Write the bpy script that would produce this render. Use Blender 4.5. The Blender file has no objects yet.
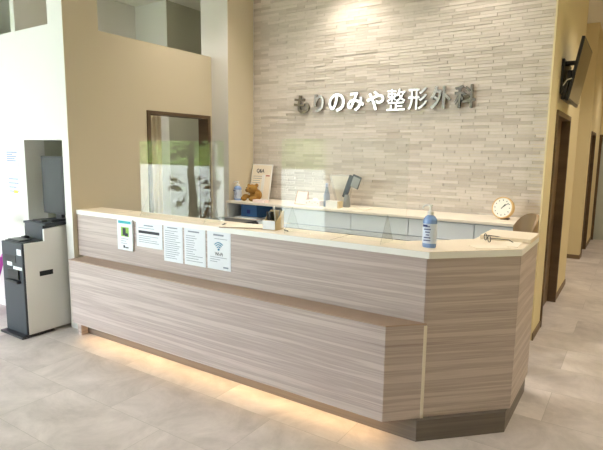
import bpy, bmesh, math, random
from mathutils import Vector, Matrix
random.seed(7)
PI = math.pi
SC = bpy.context.scene
COL = SC.collection
S = 1.0667            # the place is laid out in units of 1.0667 m (see rescale at the end)

# ------------------------------------------------------------------ materials
def lin(c):
    return tuple((v/12.92 if v <= .04045 else ((v+.055)/1.055)**2.4) for v in [x/255 for x in c])
def nt(name):
    m = bpy.data.materials.new(name); m.use_nodes = True
    t = m.node_tree; b = t.nodes['Principled BSDF']
    return m, t, b
def mat(name, rgb, rough=.5, metal=0, spec=.5, bump=0, bscale=200, var=0, vscale=6, emit=None, es=0, coat=0):
    m, t, b = nt(name)
    c = (*lin(rgb), 1)
    b.inputs['Base Color'].default_value = c
    b.inputs['Roughness'].default_value = rough
    b.inputs['Metallic'].default_value = metal
    b.inputs['Specular IOR Level'].default_value = spec
    b.inputs['Coat Weight'].default_value = coat
    tc = t.nodes.new('ShaderNodeTexCoord')
    if var:
        n = t.nodes.new('ShaderNodeTexNoise'); n.inputs['Scale'].default_value = vscale; n.inputs['Detail'].default_value = 5
        t.links.new(tc.outputs['Object'], n.inputs['Vector'])
        r = t.nodes.new('ShaderNodeMix'); r.data_type = 'RGBA'
        r.inputs[6].default_value = tuple(min(1, v*(1-var)) for v in c[:3])+(1,)
        r.inputs[7].default_value = tuple(min(1, v*(1+var)) for v in c[:3])+(1,)
        t.links.new(n.outputs['Fac'], r.inputs[0]); t.links.new(r.outputs[2], b.inputs['Base Color'])
    if bump:
        n2 = t.nodes.new('ShaderNodeTexNoise'); n2.inputs['Scale'].default_value = bscale
        t.links.new(tc.outputs['Object'], n2.inputs['Vector'])
        bp = t.nodes.new('ShaderNodeBump'); bp.inputs['Strength'].default_value = bump; bp.inputs['Distance'].default_value = .002
        t.links.new(n2.outputs['Fac'], bp.inputs['Height']); t.links.new(bp.outputs[0], b.inputs['Normal'])
    if emit:
        b.inputs['Emission Color'].default_value = (*lin(emit), 1); b.inputs['Emission Strength'].default_value = es
    return m

def wood_laminate(name, stops, rough=.45, sz=30):
    """printed laminate with long horizontal grain, the streaks run level on every face"""
    m, t, b = nt(name); N = t.nodes; L = t.links
    geo = N.new('ShaderNodeNewGeometry')
    mp = N.new('ShaderNodeMapping'); mp.inputs['Scale'].default_value = (.32, .32, sz)
    L.new(geo.outputs['Position'], mp.inputs['Vector'])
    n = N.new('ShaderNodeTexNoise'); n.inputs['Scale'].default_value = 1.3; n.inputs['Detail'].default_value = 6; n.inputs['Roughness'].default_value = .65
    n.inputs['Distortion'].default_value = .1
    L.new(mp.outputs[0], n.inputs['Vector'])
    cr = N.new('ShaderNodeValToRGB')
    el = cr.color_ramp.elements
    el[0].position = stops[0][0]; el[0].color = (*lin(stops[0][1]), 1)
    el[1].position = stops[-1][0]; el[1].color = (*lin(stops[-1][1]), 1)
    for p, c in stops[1:-1]:
        e = el.new(p); e.color = (*lin(c), 1)
    L.new(n.outputs['Fac'], cr.inputs[0]); L.new(cr.outputs[0], b.inputs['Base Color'])
    b.inputs['Roughness'].default_value = rough
    return m

def thin_clear(name, tint=(1, 1, 1), ior=1.49):
    m = bpy.data.materials.new(name); m.use_nodes = True
    t = m.node_tree; N = t.nodes; L = t.links
    N.remove(N['Principled BSDF']); out = N['Material Output']
    tr = N.new('ShaderNodeBsdfTransparent'); tr.inputs[0].default_value = (*tint, 1)
    gl = N.new('ShaderNodeBsdfGlossy'); gl.inputs['Roughness'].default_value = 0.0
    fr = N.new('ShaderNodeFresnel'); g = N.new('ShaderNodeNewGeometry')
    mx = N.new('ShaderNodeMix'); mx.inputs[2].default_value = ior; mx.inputs[3].default_value = 1/ior
    L.new(g.outputs['Backfacing'], mx.inputs[0]); L.new(mx.outputs[0], fr.inputs['IOR'])
    ms = N.new('ShaderNodeMixShader')
    L.new(fr.outputs[0], ms.inputs[0]); L.new(tr.outputs[0], ms.inputs[1]); L.new(gl.outputs[0], ms.inputs[2])
    L.new(ms.outputs[0], out.inputs[0])
    return m

def floor_mat():
    m, t, b = nt('stone_look_floor_tile'); N = t.nodes; L = t.links
    geo = N.new('ShaderNodeNewGeometry')
    mp = N.new('ShaderNodeMapping'); mp.inputs['Location'].default_value = (3.33*S, -1.32*S, 0)
    L.new(geo.outputs['Position'], mp.inputs['Vector'])
    br = N.new('ShaderNodeTexBrick'); br.inputs['Scale'].default_value = 1
    br.inputs['Brick Width'].default_value = .857*S; br.inputs['Row Height'].default_value = .4286*S
    br.inputs['Mortar Size'].default_value = .0016; br.inputs['Mortar Smooth'].default_value = .3
    br.inputs['Color1'].default_value = (*lin((204, 195, 192)), 1); br.inputs['Color2'].default_value = (*lin((219, 211, 208)), 1)
    br.inputs['Mortar'].default_value = (*lin((176, 170, 163)), 1); br.inputs['Bias'].default_value = 0
    L.new(mp.outputs[0], br.inputs['Vector'])
    # soft cloudy veining, shifted from tile to tile
    sep = N.new('ShaderNodeVectorMath'); sep.operation = 'MULTIPLY_ADD'
    L.new(br.outputs['Color'], sep.inputs[0]); sep.inputs[1].default_value = (40, 40, 40); L.new(geo.outputs['Position'], sep.inputs[2])
    n = N.new('ShaderNodeTexNoise'); n.inputs['Scale'].default_value = 2.6; n.inputs['Detail'].default_value = 12; n.inputs['Roughness'].default_value = .72; n.inputs['Distortion'].default_value = .5
    L.new(sep.outputs[0], n.inputs['Vector'])
    cr = N.new('ShaderNodeValToRGB'); cr.color_ramp.elements[0].position = .32; cr.color_ramp.elements[0].color = (.72, .71, .70, 1)
    cr.color_ramp.elements[1].position = .7; cr.color_ramp.elements[1].color = (1.14, 1.14, 1.13, 1)
    L.new(n.outputs['Fac'], cr.inputs[0])
    mu = N.new('ShaderNodeMix'); mu.data_type = 'RGBA'; mu.blend_type = 'MULTIPLY'; mu.inputs[0].default_value = 1
    L.new(br.outputs['Color'], mu.inputs[6]); L.new(cr.outputs[0], mu.inputs[7]); L.new(mu.outputs[2], b.inputs['Base Color'])
    b.inputs['Roughness'].default_value = .42; b.inputs['Specular IOR Level'].default_value = .35
    return m

M = {}
M['white_wall'] = mat('white_wallpaper', (228, 227, 223), .8, bump=.15, bscale=350)
M['warm_light_wall'] = mat('white_wallpaper_warm_light', (214, 204, 180), .8, bump=.15, bscale=350)  # white wallpaper again, warm weaker light put into its colour
M['yellow_wall'] = mat('corridor_wallpaper', (232, 218, 176), .8, bump=.15, bscale=350)
M['grey_wall'] = mat('grey_green_wallpaper', (196, 196, 180), .8)
M['ceiling'] = mat('ceiling_board', (238, 236, 228), .85)
M['floor'] = floor_mat()
M['laminate'] = wood_laminate('ash_laminate', [(.30, (162, 145, 141)), (.40, (194, 179, 175)), (.48, (178, 162, 157)), (.57, (206, 192, 187)), (.68, (194, 179, 174))], sz=20)
M['toe'] = wood_laminate('dark_laminate', [(.3, (92, 84, 78)), (.7, (122, 112, 104))])
M['ledge'] = mat('taupe_ledge_laminate', (172, 148, 130), .5, var=.06)
M['top'] = mat('pale_maple_worktop', (240, 226, 204), .38, var=.05, vscale=8)
M['edge'] = mat('cream_edge_band', (250, 250, 247), .4)
M['darkwood'] = wood_laminate('dark_door_wood', [(.3, (84, 66, 46)), (.7, (116, 94, 68))], sz=4)
M['doorleaf'] = wood_laminate('door_leaf_wood', [(.3, (100, 80, 54)), (.7, (130, 106, 74))], sz=4)
M['skirting'] = mat('tan_skirting', (128, 108, 82), .6)
M['paper'] = mat('white_paper', (238, 243, 250), .7)
M['ink'] = mat('grey_print', (142, 150, 166), .7)
M['wallink'] = mat('blue_grey_print', (104, 112, 150), .7)
M['inkdark'] = mat('dark_print', (56, 60, 70), .7)
M['teal'] = mat('teal_print', (48, 176, 190), .6)
M['wifi'] = mat('blue_print', (40, 140, 178), .6)
M['green'] = mat('green_print', (150, 200, 90), .6, var=.5, vscale=60)
M['yellow'] = mat('yellow_marker', (246, 236, 90), .6)
M['red'] = mat('red_print', (170, 50, 50), .6)
M['steel'] = mat('polished_steel_letter', (150, 145, 135), .2, 1)
M['chrome'] = mat('chrome', (210, 210, 208), .2, 1)
M['black'] = mat('black_plastic', (34, 36, 40), .35)
M['kioskblack'] = mat('charcoal_plastic', (50, 56, 64), .4)
M['kioskwhite'] = mat('light_grey_enamel', (240, 241, 238), .35)
M['screen'] = mat('dark_screen_glass', (52, 56, 58), .3, spec=.4)
M['tvscreen'] = mat('black_screen_glass', (22, 24, 24), .06, spec=.8)
M['grey'] = mat('grey_plastic', (150, 152, 150), .4)
M['cabinet'] = mat('pale_grey_cabinet', (226, 230, 232), .4)
M['cabdark'] = mat('blue_grey_board', (150, 158, 176), .5)  # darker blue-grey of the lower cabinet fronts and core
M['gap'] = mat('dark_gap', (60, 64, 72), .7)
M['cabtop'] = mat('cream_cabinet_top', (238, 229, 214), .35)
M['blue'] = mat('blue_box', (70, 120, 178), .5)
M['sanit'] = mat('blue_tinted_gel', (140, 172, 226), .15, spec=.6)
M['label'] = mat('pale_blue_label', (214, 226, 246), .5)
M['navy'] = mat('navy_print', (42, 58, 128), .5)
M['pump'] = mat('white_plastic', (242, 242, 238), .35)
M['fur'] = mat('golden_brown_plush', (164, 122, 58), .95, bump=.9, bscale=160, var=.25, vscale=60)
M['eye'] = mat('black_bead', (14, 12, 10), .15)
M['clockwood'] = mat('pale_wood', (226, 190, 134), .45, var=.06, vscale=20)
M['clockface'] = mat('ivory_dial', (248, 246, 236), .6)
M['kraft'] = mat('tan_cardboard', (220, 200, 160), .7)
M['pink'] = mat('pale_pink_plastic', (240, 220, 214), .5)
M['copper'] = mat('copper_wire', (206, 140, 104), .35, .6)
M['palepaper'] = mat('cream_paper', (244, 234, 216), .7)
M['purple'] = mat('magenta_wrap', (196, 62, 176), .4, var=.2, vscale=14)
M['petal'] = mat('white_petal', (250, 246, 240), .6)
M['leaf'] = mat('dark_green_leaf', (44, 66, 34), .45)
M['hedge'] = mat('hedge_leaf', (150, 178, 100), .6, var=.5, vscale=6)
M['stem'] = mat('brown_stem', (92, 74, 50), .7)
M['pot'] = mat('white_ceramic', (230, 228, 222), .3)
M['curtain'] = mat('cream_curtain_fabric', (226, 216, 196), .85)
M['chairwood'] = mat('bent_plywood', (158, 132, 98), .45, var=.06, vscale=12)
M['acrylic'] = thin_clear('clear_acrylic', (.985, .995, .985))
M['glass'] = thin_clear('window_glass', (.97, .98, .97), 1.5)
M['clearblue'] = thin_clear('clear_blue_plastic', (.72, .82, .96), 1.45)
M['clearpvc'] = thin_clear('clear_holder_plastic', (.93, .92, .9), 1.45)
M['led'] = mat('warm_led_strip', (255, 214, 150), .5, emit=(255, 200, 120), es=2)
M['lamp'] = mat('lit_lamp_disc', (255, 244, 222), .5, emit=(255, 236, 204), es=14)
M['alu'] = mat('aluminium_frame', (196, 196, 194), .4, .7)
M['outside'] = mat('pale_paving', (200, 198, 192), .8)
M['garden_wall'] = mat('white_garden_wall', (240, 240, 236), .8)
M['stone'] = [mat('split_stone_%s' % n, c, .8, bump=.35, bscale=120, var=.05, vscale=30) for n, c in
              (('light', (224, 215, 206)), ('middle', (209, 200, 190)), ('soft', (216, 207, 197)), ('deep', (202, 192, 181)))]

def film_mat():
    m = bpy.data.materials.new('frosted_window_film'); m.use_nodes = True
    t = m.node_tree; N = t.nodes; L = t.links
    N.remove(N['Principled BSDF'])
    a = N.new('ShaderNodeBsdfTranslucent'); a.inputs[0].default_value = (.80, .80, .77, 1)
    L.new(a.outputs[0], N['Material Output'].inputs[0])
    return m
M['film'] = film_mat()

# ------------------------------------------------------------------ mesh builder
class MB:
    def __init__(s): s.bm = bmesh.new(); s.mi = 0
    def _tag(s, f0):
        for f in list(s.bm.faces)[f0:]: f.material_index = s.mi
    def box(s, x0, x1, y0, y1, z0, z1, bev=0, mtx=None):
        f0 = len(s.bm.faces)
        r = bmesh.ops.create_cube(s.bm, size=1)
        vs = r['verts']
        bmesh.ops.scale(s.bm, vec=(abs(x1-x0), abs(y1-y0), abs(z1-z0)), verts=vs)
        bmesh.ops.translate(s.bm, vec=((x0+x1)/2, (y0+y1)/2, (z0+z1)/2), verts=vs)
        if bev:
            es = list({e for v in vs for e in v.link_edges})
            rr = bmesh.ops.bevel(s.bm, geom=es, offset=bev, segments=2, affect='EDGES', profile=.6)
            vs = list({v for f in rr['faces'] for v in f.verts} | {v for v in vs if v.is_valid})
        if mtx is not None: bmesh.ops.transform(s.bm, matrix=mtx, verts=[v for v in vs if v.is_valid])
        s._tag(f0); return s
    def prism(s, poly, z0, z1, mtx=None):
        f0 = len(s.bm.faces); n = len(poly)
        a = sum(poly[i][0]*poly[(i+1) % n][1]-poly[(i+1) % n][0]*poly[i][1] for i in range(n))
        if a < 0: poly = poly[::-1]
        lo = [s.bm.verts.new((x, y, z0)) for x, y in poly]; hi = [s.bm.verts.new((x, y, z1)) for x, y in poly]
        s.bm.faces.new(lo[::-1]); s.bm.faces.new(hi)
        for i in range(n): s.bm.faces.new((lo[i], lo[(i+1) % n], hi[(i+1) % n], hi[i]))
        if mtx is not None: bmesh.ops.transform(s.bm, matrix=mtx, verts=lo+hi)
        s._tag(f0); return s
    def quad(s, *ps):
        f0 = len(s.bm.faces); s.bm.faces.new([s.bm.verts.new(p) for p in ps]); s._tag(f0); return s
    def tube(s, pts, r, n=10, caps=True):
        f0 = len(s.bm.faces); pts = [Vector(p) for p in pts]; rings = []
        rs = r if isinstance(r, (list, tuple)) else [r]*len(pts)
        up = None
        for i, p in enumerate(pts):
            d = (pts[min(i+1, len(pts)-1)]-pts[max(i-1, 0)]).normalized()
            if up is None: up = Vector((0, 0, 1)) if abs(d.z) < .9 else Vector((1, 0, 0))
            a = d.cross(up).normalized(); b = a.cross(d).normalized(); up = b
            rings.append([s.bm.verts.new(p+(a*math.cos(2*PI*k/n)+b*math.sin(2*PI*k/n))*rs[i]) for k in range(n)])
        for q in range(len(rings)-1):
            for k in range(n): s.bm.faces.new((rings[q][k], rings[q][(k+1) % n], rings[q+1][(k+1) % n], rings[q+1][k]))
        if caps: s.bm.faces.new(rings[0]); s.bm.faces.new(rings[-1][::-1])
        s._tag(f0); return s
    def lathe(s, prof, c=(0, 0, 0), n=28, mtx=None, sx=1, sy=1):
        f0 = len(s.bm.faces); rings = []; vs = []
        for r, z in prof:
            ring = [s.bm.verts.new((c[0]+sx*max(r, 1e-4)*math.cos(2*PI*k/n), c[1]+sy*max(r, 1e-4)*math.sin(2*PI*k/n), c[2]+z)) for k in range(n)]
            rings.append(ring); vs += ring
        for q in range(len(rings)-1):
            for k in range(n): s.bm.faces.new((rings[q][k], rings[q][(k+1) % n], rings[q+1][(k+1) % n], rings[q+1][k]))
        s.bm.faces.new(rings[0][::-1]); s.bm.faces.new(rings[-1])
        if mtx is not None: bmesh.ops.transform(s.bm, matrix=mtx, verts=vs)
        s._tag(f0); return s
    def ball(s, c, r, sc=(1, 1, 1), sub=3, rot=None):
        f0 = len(s.bm.faces)
        m = Matrix.Translation(c) @ (rot.to_4x4() if rot else Matrix()) @ Matrix.Diagonal((r*sc[0], r*sc[1], r*sc[2], 1))
        bmesh.ops.create_icosphere(s.bm, subdivisions=sub, radius=1, matrix=m); s._tag(f0); return s
    def xf(s, m): bmesh.ops.transform(s.bm, matrix=m, verts=s.bm.verts[:]); return s
    def build(s, name, mats, parent=None, smooth=False, loc=None):
        bmesh.ops.recalc_face_normals(s.bm, faces=s.bm.faces[:])
        me = bpy.data.meshes.new(name)
        mats = mats if isinstance(mats, list) else [mats]
        if parent is not None: base = world_loc(parent)
        else:
            if loc is None:
                xs = [v.co for v in s.bm.verts]
                loc = ((min(v.x for v in xs)+max(v.x for v in xs))/2, (min(v.y for v in xs)+max(v.y for v in xs))/2, min(v.z for v in xs))
            base = Vector(loc)
        bmesh.ops.translate(s.bm, vec=-base, verts=s.bm.verts[:])
        if smooth:
            for f in s.bm.faces: f.smooth = True
        s.bm.to_mesh(me); s.bm.free()
        for m in mats: me.materials.append(M[m] if isinstance(m, str) else m)
        o = bpy.data.objects.new(name, me); COL.objects.link(o)
        if parent is not None: o.parent = parent
        else: o.location = base
        if smooth:
            try: me.set_sharp_from_angle(angle=math.radians(40))
            except Exception: pass
        return o
def world_loc(o):
    v = Vector((0, 0, 0))
    while o is not None: v += o.location; o = o.parent
    return v
def tag(o, label, cat, group=None):
    o['label'] = label; o['category'] = cat
    if group: o['group'] = group
    return o
def thing(name, loc, label, cat, group=None):
    e = bpy.data.objects.new(name, None); e.empty_display_size = .1; COL.objects.link(e); e.location = loc
    return tag(e, label, cat, group)
def struct(o): o['kind'] = 'structure'; return o
def sbox(name, m, *a): return struct(MB().box(*a).build(name, m))
def text_mb(body, size, extrude, offset=0.0):
    """text laid out in the XY plane, returned as a bmesh builder, lower left at the origin"""
    c = bpy.data.curves.new('t', 'FONT'); c.body = body; c.size = size; c.extrude = extrude; c.offset = offset; c.resolution_u = 3
    o = bpy.data.objects.new('t', c); COL.objects.link(o)
    bpy.context.view_layer.update()
    me = bpy.data.meshes.new_from_object(o.evaluated_get(bpy.context.evaluated_depsgraph_get()))
    b = MB(); b.bm.from_mesh(me); bmesh.ops.remove_doubles(b.bm, verts=b.bm.verts[:], dist=1e-6)
    bpy.data.objects.remove(o); bpy.data.curves.remove(c); bpy.data.meshes.remove(me)
    return b
def fit(b, x0, x1, z0, z1, y):
    """stand flat XY text up in the XZ plane, filling the box, its front at y"""
    vs = b.bm.verts; X = [v.co.x for v in vs]; Y = [v.co.y for v in vs]; Z = max(v.co.z for v in vs)
    ax, bx, ay, by = min(X), max(X), min(Y), max(Y)
    for v in vs:
        x, yy, z = v.co
        v.co = (x0+(x-ax)/(bx-ax)*(x1-x0), y+(Z-z), z0+(yy-ay)/(by-ay)*(z1-z0))
    return b

# ------------------------------------------------------------------ the room
CZ = 3.33
sbox('floor', 'floor', -9.3, 1.3, -2.1, 12, -.1, 0)
sbox('ceiling', 'ceiling', -9.3, 1.3, -2.1, 12, CZ, CZ+.1)
sbox('wall_left', 'white_wall', -9.3, -9.2, -2.1, 2.6, 0, CZ)
sbox('wall_right', 'yellow_wall', 1.2, 1.3, -2.1, 12, 0, CZ)
# window wall behind the viewer
b = MB()
for x0, x1, z0, z1 in ((-9.2, -9.0, 0, CZ), (-9.0, -6.74, 2.35, CZ), (-6.74, -6.68, 0, CZ), (-6.68, -4.2, 3.12, CZ), (-4.2, 1.3, 0, CZ)):
    b.box(x0, x1, -2.1, -2.0, z0, z1)
struct(b.build('wall_front', 'white_wall'))
for i, (x0, x1, z1) in enumerate(((-9.0, -6.74, 2.35), (-6.68, -4.2, 3.12))):
    w = MB().box(x0+.03, x1-.03, -2.055, -2.049, .03, z1-.03).build('window_%d' % (i+1), 'glass'); struct(w)
    f = MB()
    f.box(x0, x1, -2.08, -2.02, 0, .03).box(x0, x1, -2.08, -2.02, z1-.03, z1).box(x0, x0+.03, -2.08, -2.02, 0, z1).box(x1-.03, x1, -2.08, -2.02, 0, z1)
    f.build('window_frame', 'alu', w)
    MB().quad((x0+.03, -2.062, .03), (x1-.03, -2.062, .03), (x1-.03, -2.062, 1.22), (x0+.03, -2.062, 1.22)).build('frosted_film', 'film', w)
# outside
sbox('outside_paving_1', 'outside', -22, 8, -16, -2.1, -.12, -.02)  # paved ground outside the windows, out of view

# white front wall with niche and high opening
YW = 2.43; XB = -3.83
b = MB()
b.box(-9.2, -4.49, YW, YW+.18, 0, 2.49)
b.box(-4.49, -3.922, YW, YW+.18, 1.578, 2.49)
b.box(-3.922, XB-.003, YW, YW+.18, 0, 2.49)
b.box(-4.035, XB-.003, YW, YW+.18, 2.49, CZ)
struct(b.build('wall_white', 'white_wall'))
b = MB()
b.box(-4.54, -4.49, YW+.18, 2.98, 0, 1.64).box(-3.955, -3.922, YW+.18, 2.98, 0, 1.64)
b.box(-4.49, -3.955, 2.93, 2.98, 0, 1.64).box(-4.49, -3.955, YW+.18, 2.93, 1.578, 1.64)
struct(b.build('wall_niche', 'grey_wall'))
# wall with doorway and high opening, warm light tinted into its colour
b = MB()
b.box(XB-.003, XB, YW, YW+.18, 0, CZ).box(XB-.12, XB, YW+.18, 3.25, 0, 2.478).box(XB-.12, XB, 3.25, 4.03, 1.862, 2.478).box(XB-.12, XB, 4.03, 4.09, 0, 2.478)
b.box(XB-.12, XB, YW+.18, 2.745, 2.478, CZ)
struct(b.build('wall_doorway', 'warm_light_wall'))
sbox('wall_column', 'white_wall', -3.97, -3.6, 4.09, 4.7, 0, CZ)
sbox('wall_column_side', 'warm_light_wall', -3.6, -3.597, 4.09, 4.5, 0, CZ)  # thin skin that colours this column side as warmly lit
sbox('wall_back', 'warm_light_wall', -3.6, -.72, 4.52, 4.64, 0, CZ)
# rooms behind
sbox('wall_office_far', 'grey_wall', -9.2, -5.58, 4.556, 4.66, 0, CZ)
sbox('wall_office_end', 'white_wall', -5.58, -5.0, 4.556, 4.562, 0, CZ)
sbox('wall_office_side', 'white_wall', -5.66, -5.58, 3.0, 4.556, 2.0, CZ)
sbox('wall_office_inner', 'grey_wall', -5.1, -5.0, 4.562, 7.2, 0, CZ)
sbox('wall_office_rear', 'grey_wall', -5.0, -3.6, 7.1, 7.2, 0, CZ)
sbox('wall_office_right', 'grey_wall', -3.72, -3.6, 4.7, 7.1, 0, CZ)
sbox('wall_office_left', 'grey_wall', -9.3, -9.2, 2.6, 4.7, 0, CZ)
# doorway frame (opening in the doorway wall)
d = MB()
d.box(XB-.13, XB+.012, 3.222, 3.26, 0, 1.845).box(XB-.13, XB+.012, 4.02, 4.058, 0, 1.845).box(XB-.13, XB+.012, 3.222, 4.058, 1.838, 1.870)
struct(d.build('door_1', 'darkwood'))
# corridor wall with doors
XC = -.60
b = MB()
b.box(XC-.012, XC, 4.38, 4.522, 0, CZ).box(XC-.12, XC, 4.522, 4.80, 0, CZ).box(XC-.12, XC, 4.80, 5.72, 1.85, CZ).box(XC-.12, XC, 5.72, 6.62, 0, CZ)
struct(b.build('wall_corridor', 'yellow_wall'))
b = MB()
b.box(XC-.12, XC, 8.38, 8.62, 0, CZ).box(XC-.12, XC, 8.62, 9.35, 1.83, CZ).box(XC-.12, XC, 9.35, 10.55, 0, CZ).box(-3.0, XC-.12, 8.38, 8.5, 0, CZ)
struct(b.build('wall_corridor_far', 'yellow_wall'))
sbox('wall_side_hall', 'yellow_wall', -3.0, -.7, 6.5, 6.62, 0, CZ)
sbox('wall_side_hall_end', 'yellow_wall', -3.1, -3.0, 6.5, 8.5, 0, CZ)
b = MB(); b.box(XC-.12, -.56, 10.55, 10.67, 0, CZ).box(-.56, .35, 10.55, 10.67, 1.84, CZ).box(.35, 1.2, 10.55, 10.67, 0, CZ)
struct(b.build('wall_corridor_end', 'yellow_wall'))
def corridor_door(n, y0, y1, h, leafm, handle=True):
    f = MB().box(XC-.13, XC+.014, y0-.03, y0+.012, 0, h).box(XC-.13, XC+.014, y1-.012, y1+.03, 0, h).box(XC-.13, XC+.014, y0-.03, y1+.03, h-.012, h+.03)
    f = struct(f.build('door_%d' % n, 'darkwood'))
    MB().box(XC-.10, XC-.065, y0+.012, y1-.012, .005, h-.012).build('door_leaf', leafm, f)
    if handle:
        hm = MB().tube([(XC-.065, y0+.10, .93), (XC-.025, y0+.10, .93), (XC-.025, y0+.22, .93)], .009)
        hm.box(XC-.065, XC-.058, y0+.075, y0+.125, .87, .99)
        hm.build('door_handle', 'chrome', f)
    return f
dd = corridor_door(2, 4.80, 5.72, 1.85, 'doorleaf')
MB().box(XC-.065, XC-.062, 4.93, 5.03, 1.55, 1.66).build('door_sign', 'pump', dd)
MB().box(XC-.064, XC-.058, 5.2, 5.5, .05, .2).build('kick_grille', 'darkwood', dd)
corridor_door(3, 8.62, 9.35, 1.83, 'doorleaf')
f = MB().box(-.60, -.56, 10.53, 10.68, 0, 1.84).box(.35, .39, 10.53, 10.68, 0, 1.84).box(-.60, .39, 10.53, 10.68, 1.84, 1.88)
f = struct(f.build('door_4', 'darkwood'))
MB().box(-.56, .35, 10.60, 10.64, 0, 1.84).build('door_leaf', mat('pale_blue_grey_door', (206, 214, 206), .4), f)
b = MB()
for y0, y1 in ((4.38, 4.77), (5.75, 6.62), (8.38, 8.59), (9.38, 10.55)): b.box(XC, XC+.01, y0, y1, 0, .06)
b.box(-3.0, XC+.01, 8.37, 8.38, 0, .06)
struct(b.build('baseboard_corridor', 'skirting'))
b = MB(); b.box(-9.2, -4.49, YW-.01, YW, 0, .06); struct(b.build('baseboard_white', 'edge'))

# split stone wall: rows of narrow strips in random depths
b = MB(); z = .0; row = 0
while z < CZ-.005:
    h = .0265; z1 = min(z+h, CZ); row += 1
    x = -3.60-(.0, .115)[row % 2]-random.random()*.03
    while x < -.602:
        w = random.uniform(.222, .238); x1 = min(x+w, -.602)
        if x1-max(x, -3.597) > .004:
            b.mi = random.choices((0, 1, 2, 3), (4, 3, 3, 1.2))[0]
            dep = random.choice((.003, .005, .006, .008))
            y1 = 4.52; y0 = 4.515-dep; xa = max(x, -3.597)+.0012; xb = x1-.0012; za = z+.0014; zb = z1-.0014
            V = [b.bm.verts.new(p) for p in ((xa, y0, za), (xb, y0, za), (xb, y0, zb), (xa, y0, zb), (xa, y1, za), (xb, y1, za), (xb, y1, zb), (xa, y1, zb))]
            for q in ((0, 1, 2, 3), (1, 5, 6, 2), (3, 2, 6, 7), (4, 0, 3, 7), (4, 5, 1, 0)):
                fc = b.bm.faces.new([V[k] for k in q]); fc.material_index = b.mi
        x = x1
    z = z1
struct(b.build('wall_stone', list(M['stone'])))

# ------------------------------------------------------------------ reception counter
ZT = 1.012; ZE = .976; ZL = .637; ZK = .118
R = thing('reception_counter', (-2.2, 2.7, 0), 'long wood laminate reception counter with angled corner and lit toe space', 'reception counter')
def cut(y, k): return (y+k, y)           # a point on the 45 degree corner plane X-Y=k
K = -3.303
XR = -.476; YE = 3.38
# plinth
MB().prism([(-3.73, 2.45), cut(2.423, -3.272), (XR-.004, XR-.004+3.272), (XR-.004, YE), (XR-.1, YE), (XR-.1, 3.0), (-.95, 2.6), (-3.73, 2.6)][:1] +
           [(-3.73, 2.423), (2.423-3.272, 2.423), (XR-.006, XR-.006+3.272), (XR-.006, YE), (XR-.12, YE), (XR-.12, 2.86), (-.95, 2.56), (-3.73, 2.56)], 0, ZK).build('plinth', 'toe', R)
# projecting lower front box with its slanted end
lb = MB().prism([(-3.716, 2.31), cut(2.31, K), cut(2.466, K), (-3.716, 2.466)], ZK, ZL-.006).build('lower_front_panel', 'laminate', R)
MB().prism([(-3.72, 2.308), cut(2.308, K+.001), cut(2.468, K+.001), (-3.72, 2.468)], ZL-.006, ZL).build('ledge', 'ledge', R)
MB().prism([(-3.716, 2.36), (-3.675, 2.36), (-3.675, 2.42), (-3.716, 2.42)], 0, ZK).build('end_foot', 'laminate', R)
# upper front
MB().prism([(XB+.002, 2.47), cut(2.47, -3.322), cut(2.50, -3.322), (XB+.002, 2.50)], ZL-.004, ZE).build('upper_front_panel', 'laminate', R)
# slanted corner panel and right side
KB = -3.315
MB().prism([cut(2.470, KB), (XR+.004, XR+.004-KB), (XR+.004-.03, XR+.004-KB+.012), (2.470+KB-.012, 2.50)], ZK, ZE).build('corner_panel', 'laminate', R)
MB().prism([(XR+.005, XR+.005-KB+.001), (XR+.005, YE), (XR-.025, YE), (XR-.025, XR-KB+.02)], ZK, ZE).build('side_panel', 'laminate', R)
# pale joint strip beside the corner panel
MB().prism([cut(2.458, K+.002), cut(2.4695, K+.002), (2.4695+K-.01, 2.4695), (2.458+K-.01, 2.458)], ZK, ZL-.012).build('joint_strip', 'cabtop', R)
# worktop with edge band
def top_poly(o):   # o = outward offset
    k = KB+.004+o*1.414
    return [(XB+.002, 2.47-o), cut(2.47-o, k), (XR+.004+o, XR+.004+o-k), (XR+.004+o, YE+.005), (-.76, YE+.005), (-.76, 3.02), (-1.05, 2.71), (XB+.002, 2.71)]
MB().prism(top_poly(.006), ZE, ZT-.002).build('edge_band', 'edge', R)
MB().prism(top_poly(.0045), ZT-.002, ZT).build('worktop', 'top', R)
# joints across the worktop
for x in (-3.38, -2.05, -1.42): MB().box(x, x+.002, 2.47, 2.709, ZT-.0005, ZT+.0006).build('worktop_joint', 'skirting', R)
# raised board at the far right end
MB().box(-.735, -.458, 3.04, 3.33, ZT, ZT+.024, .003).build('raised_top_board', 'top', R)
# inner staff side: lower desk and back panel
MB().box(-3.785, -.95, 2.50, 2.52, 0.05, ZE).build('inner_panel', 'cabinet', R)
MB().box(-3.6, -1.0, 2.52, 3.1, .66, .69).build('desk_board', 'cabinet', R)
for x in (-3.56, -2.3, -1.04): MB().box(x, x+.025, 2.53, 3.06, 0, .66).build('desk_leg', 'cabinet', R)
# led strip in the toe space
MB().box(-3.6, -.97, 2.350, 2.362, ZK-.006, ZK).build('led_strip', 'led', R)

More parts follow.
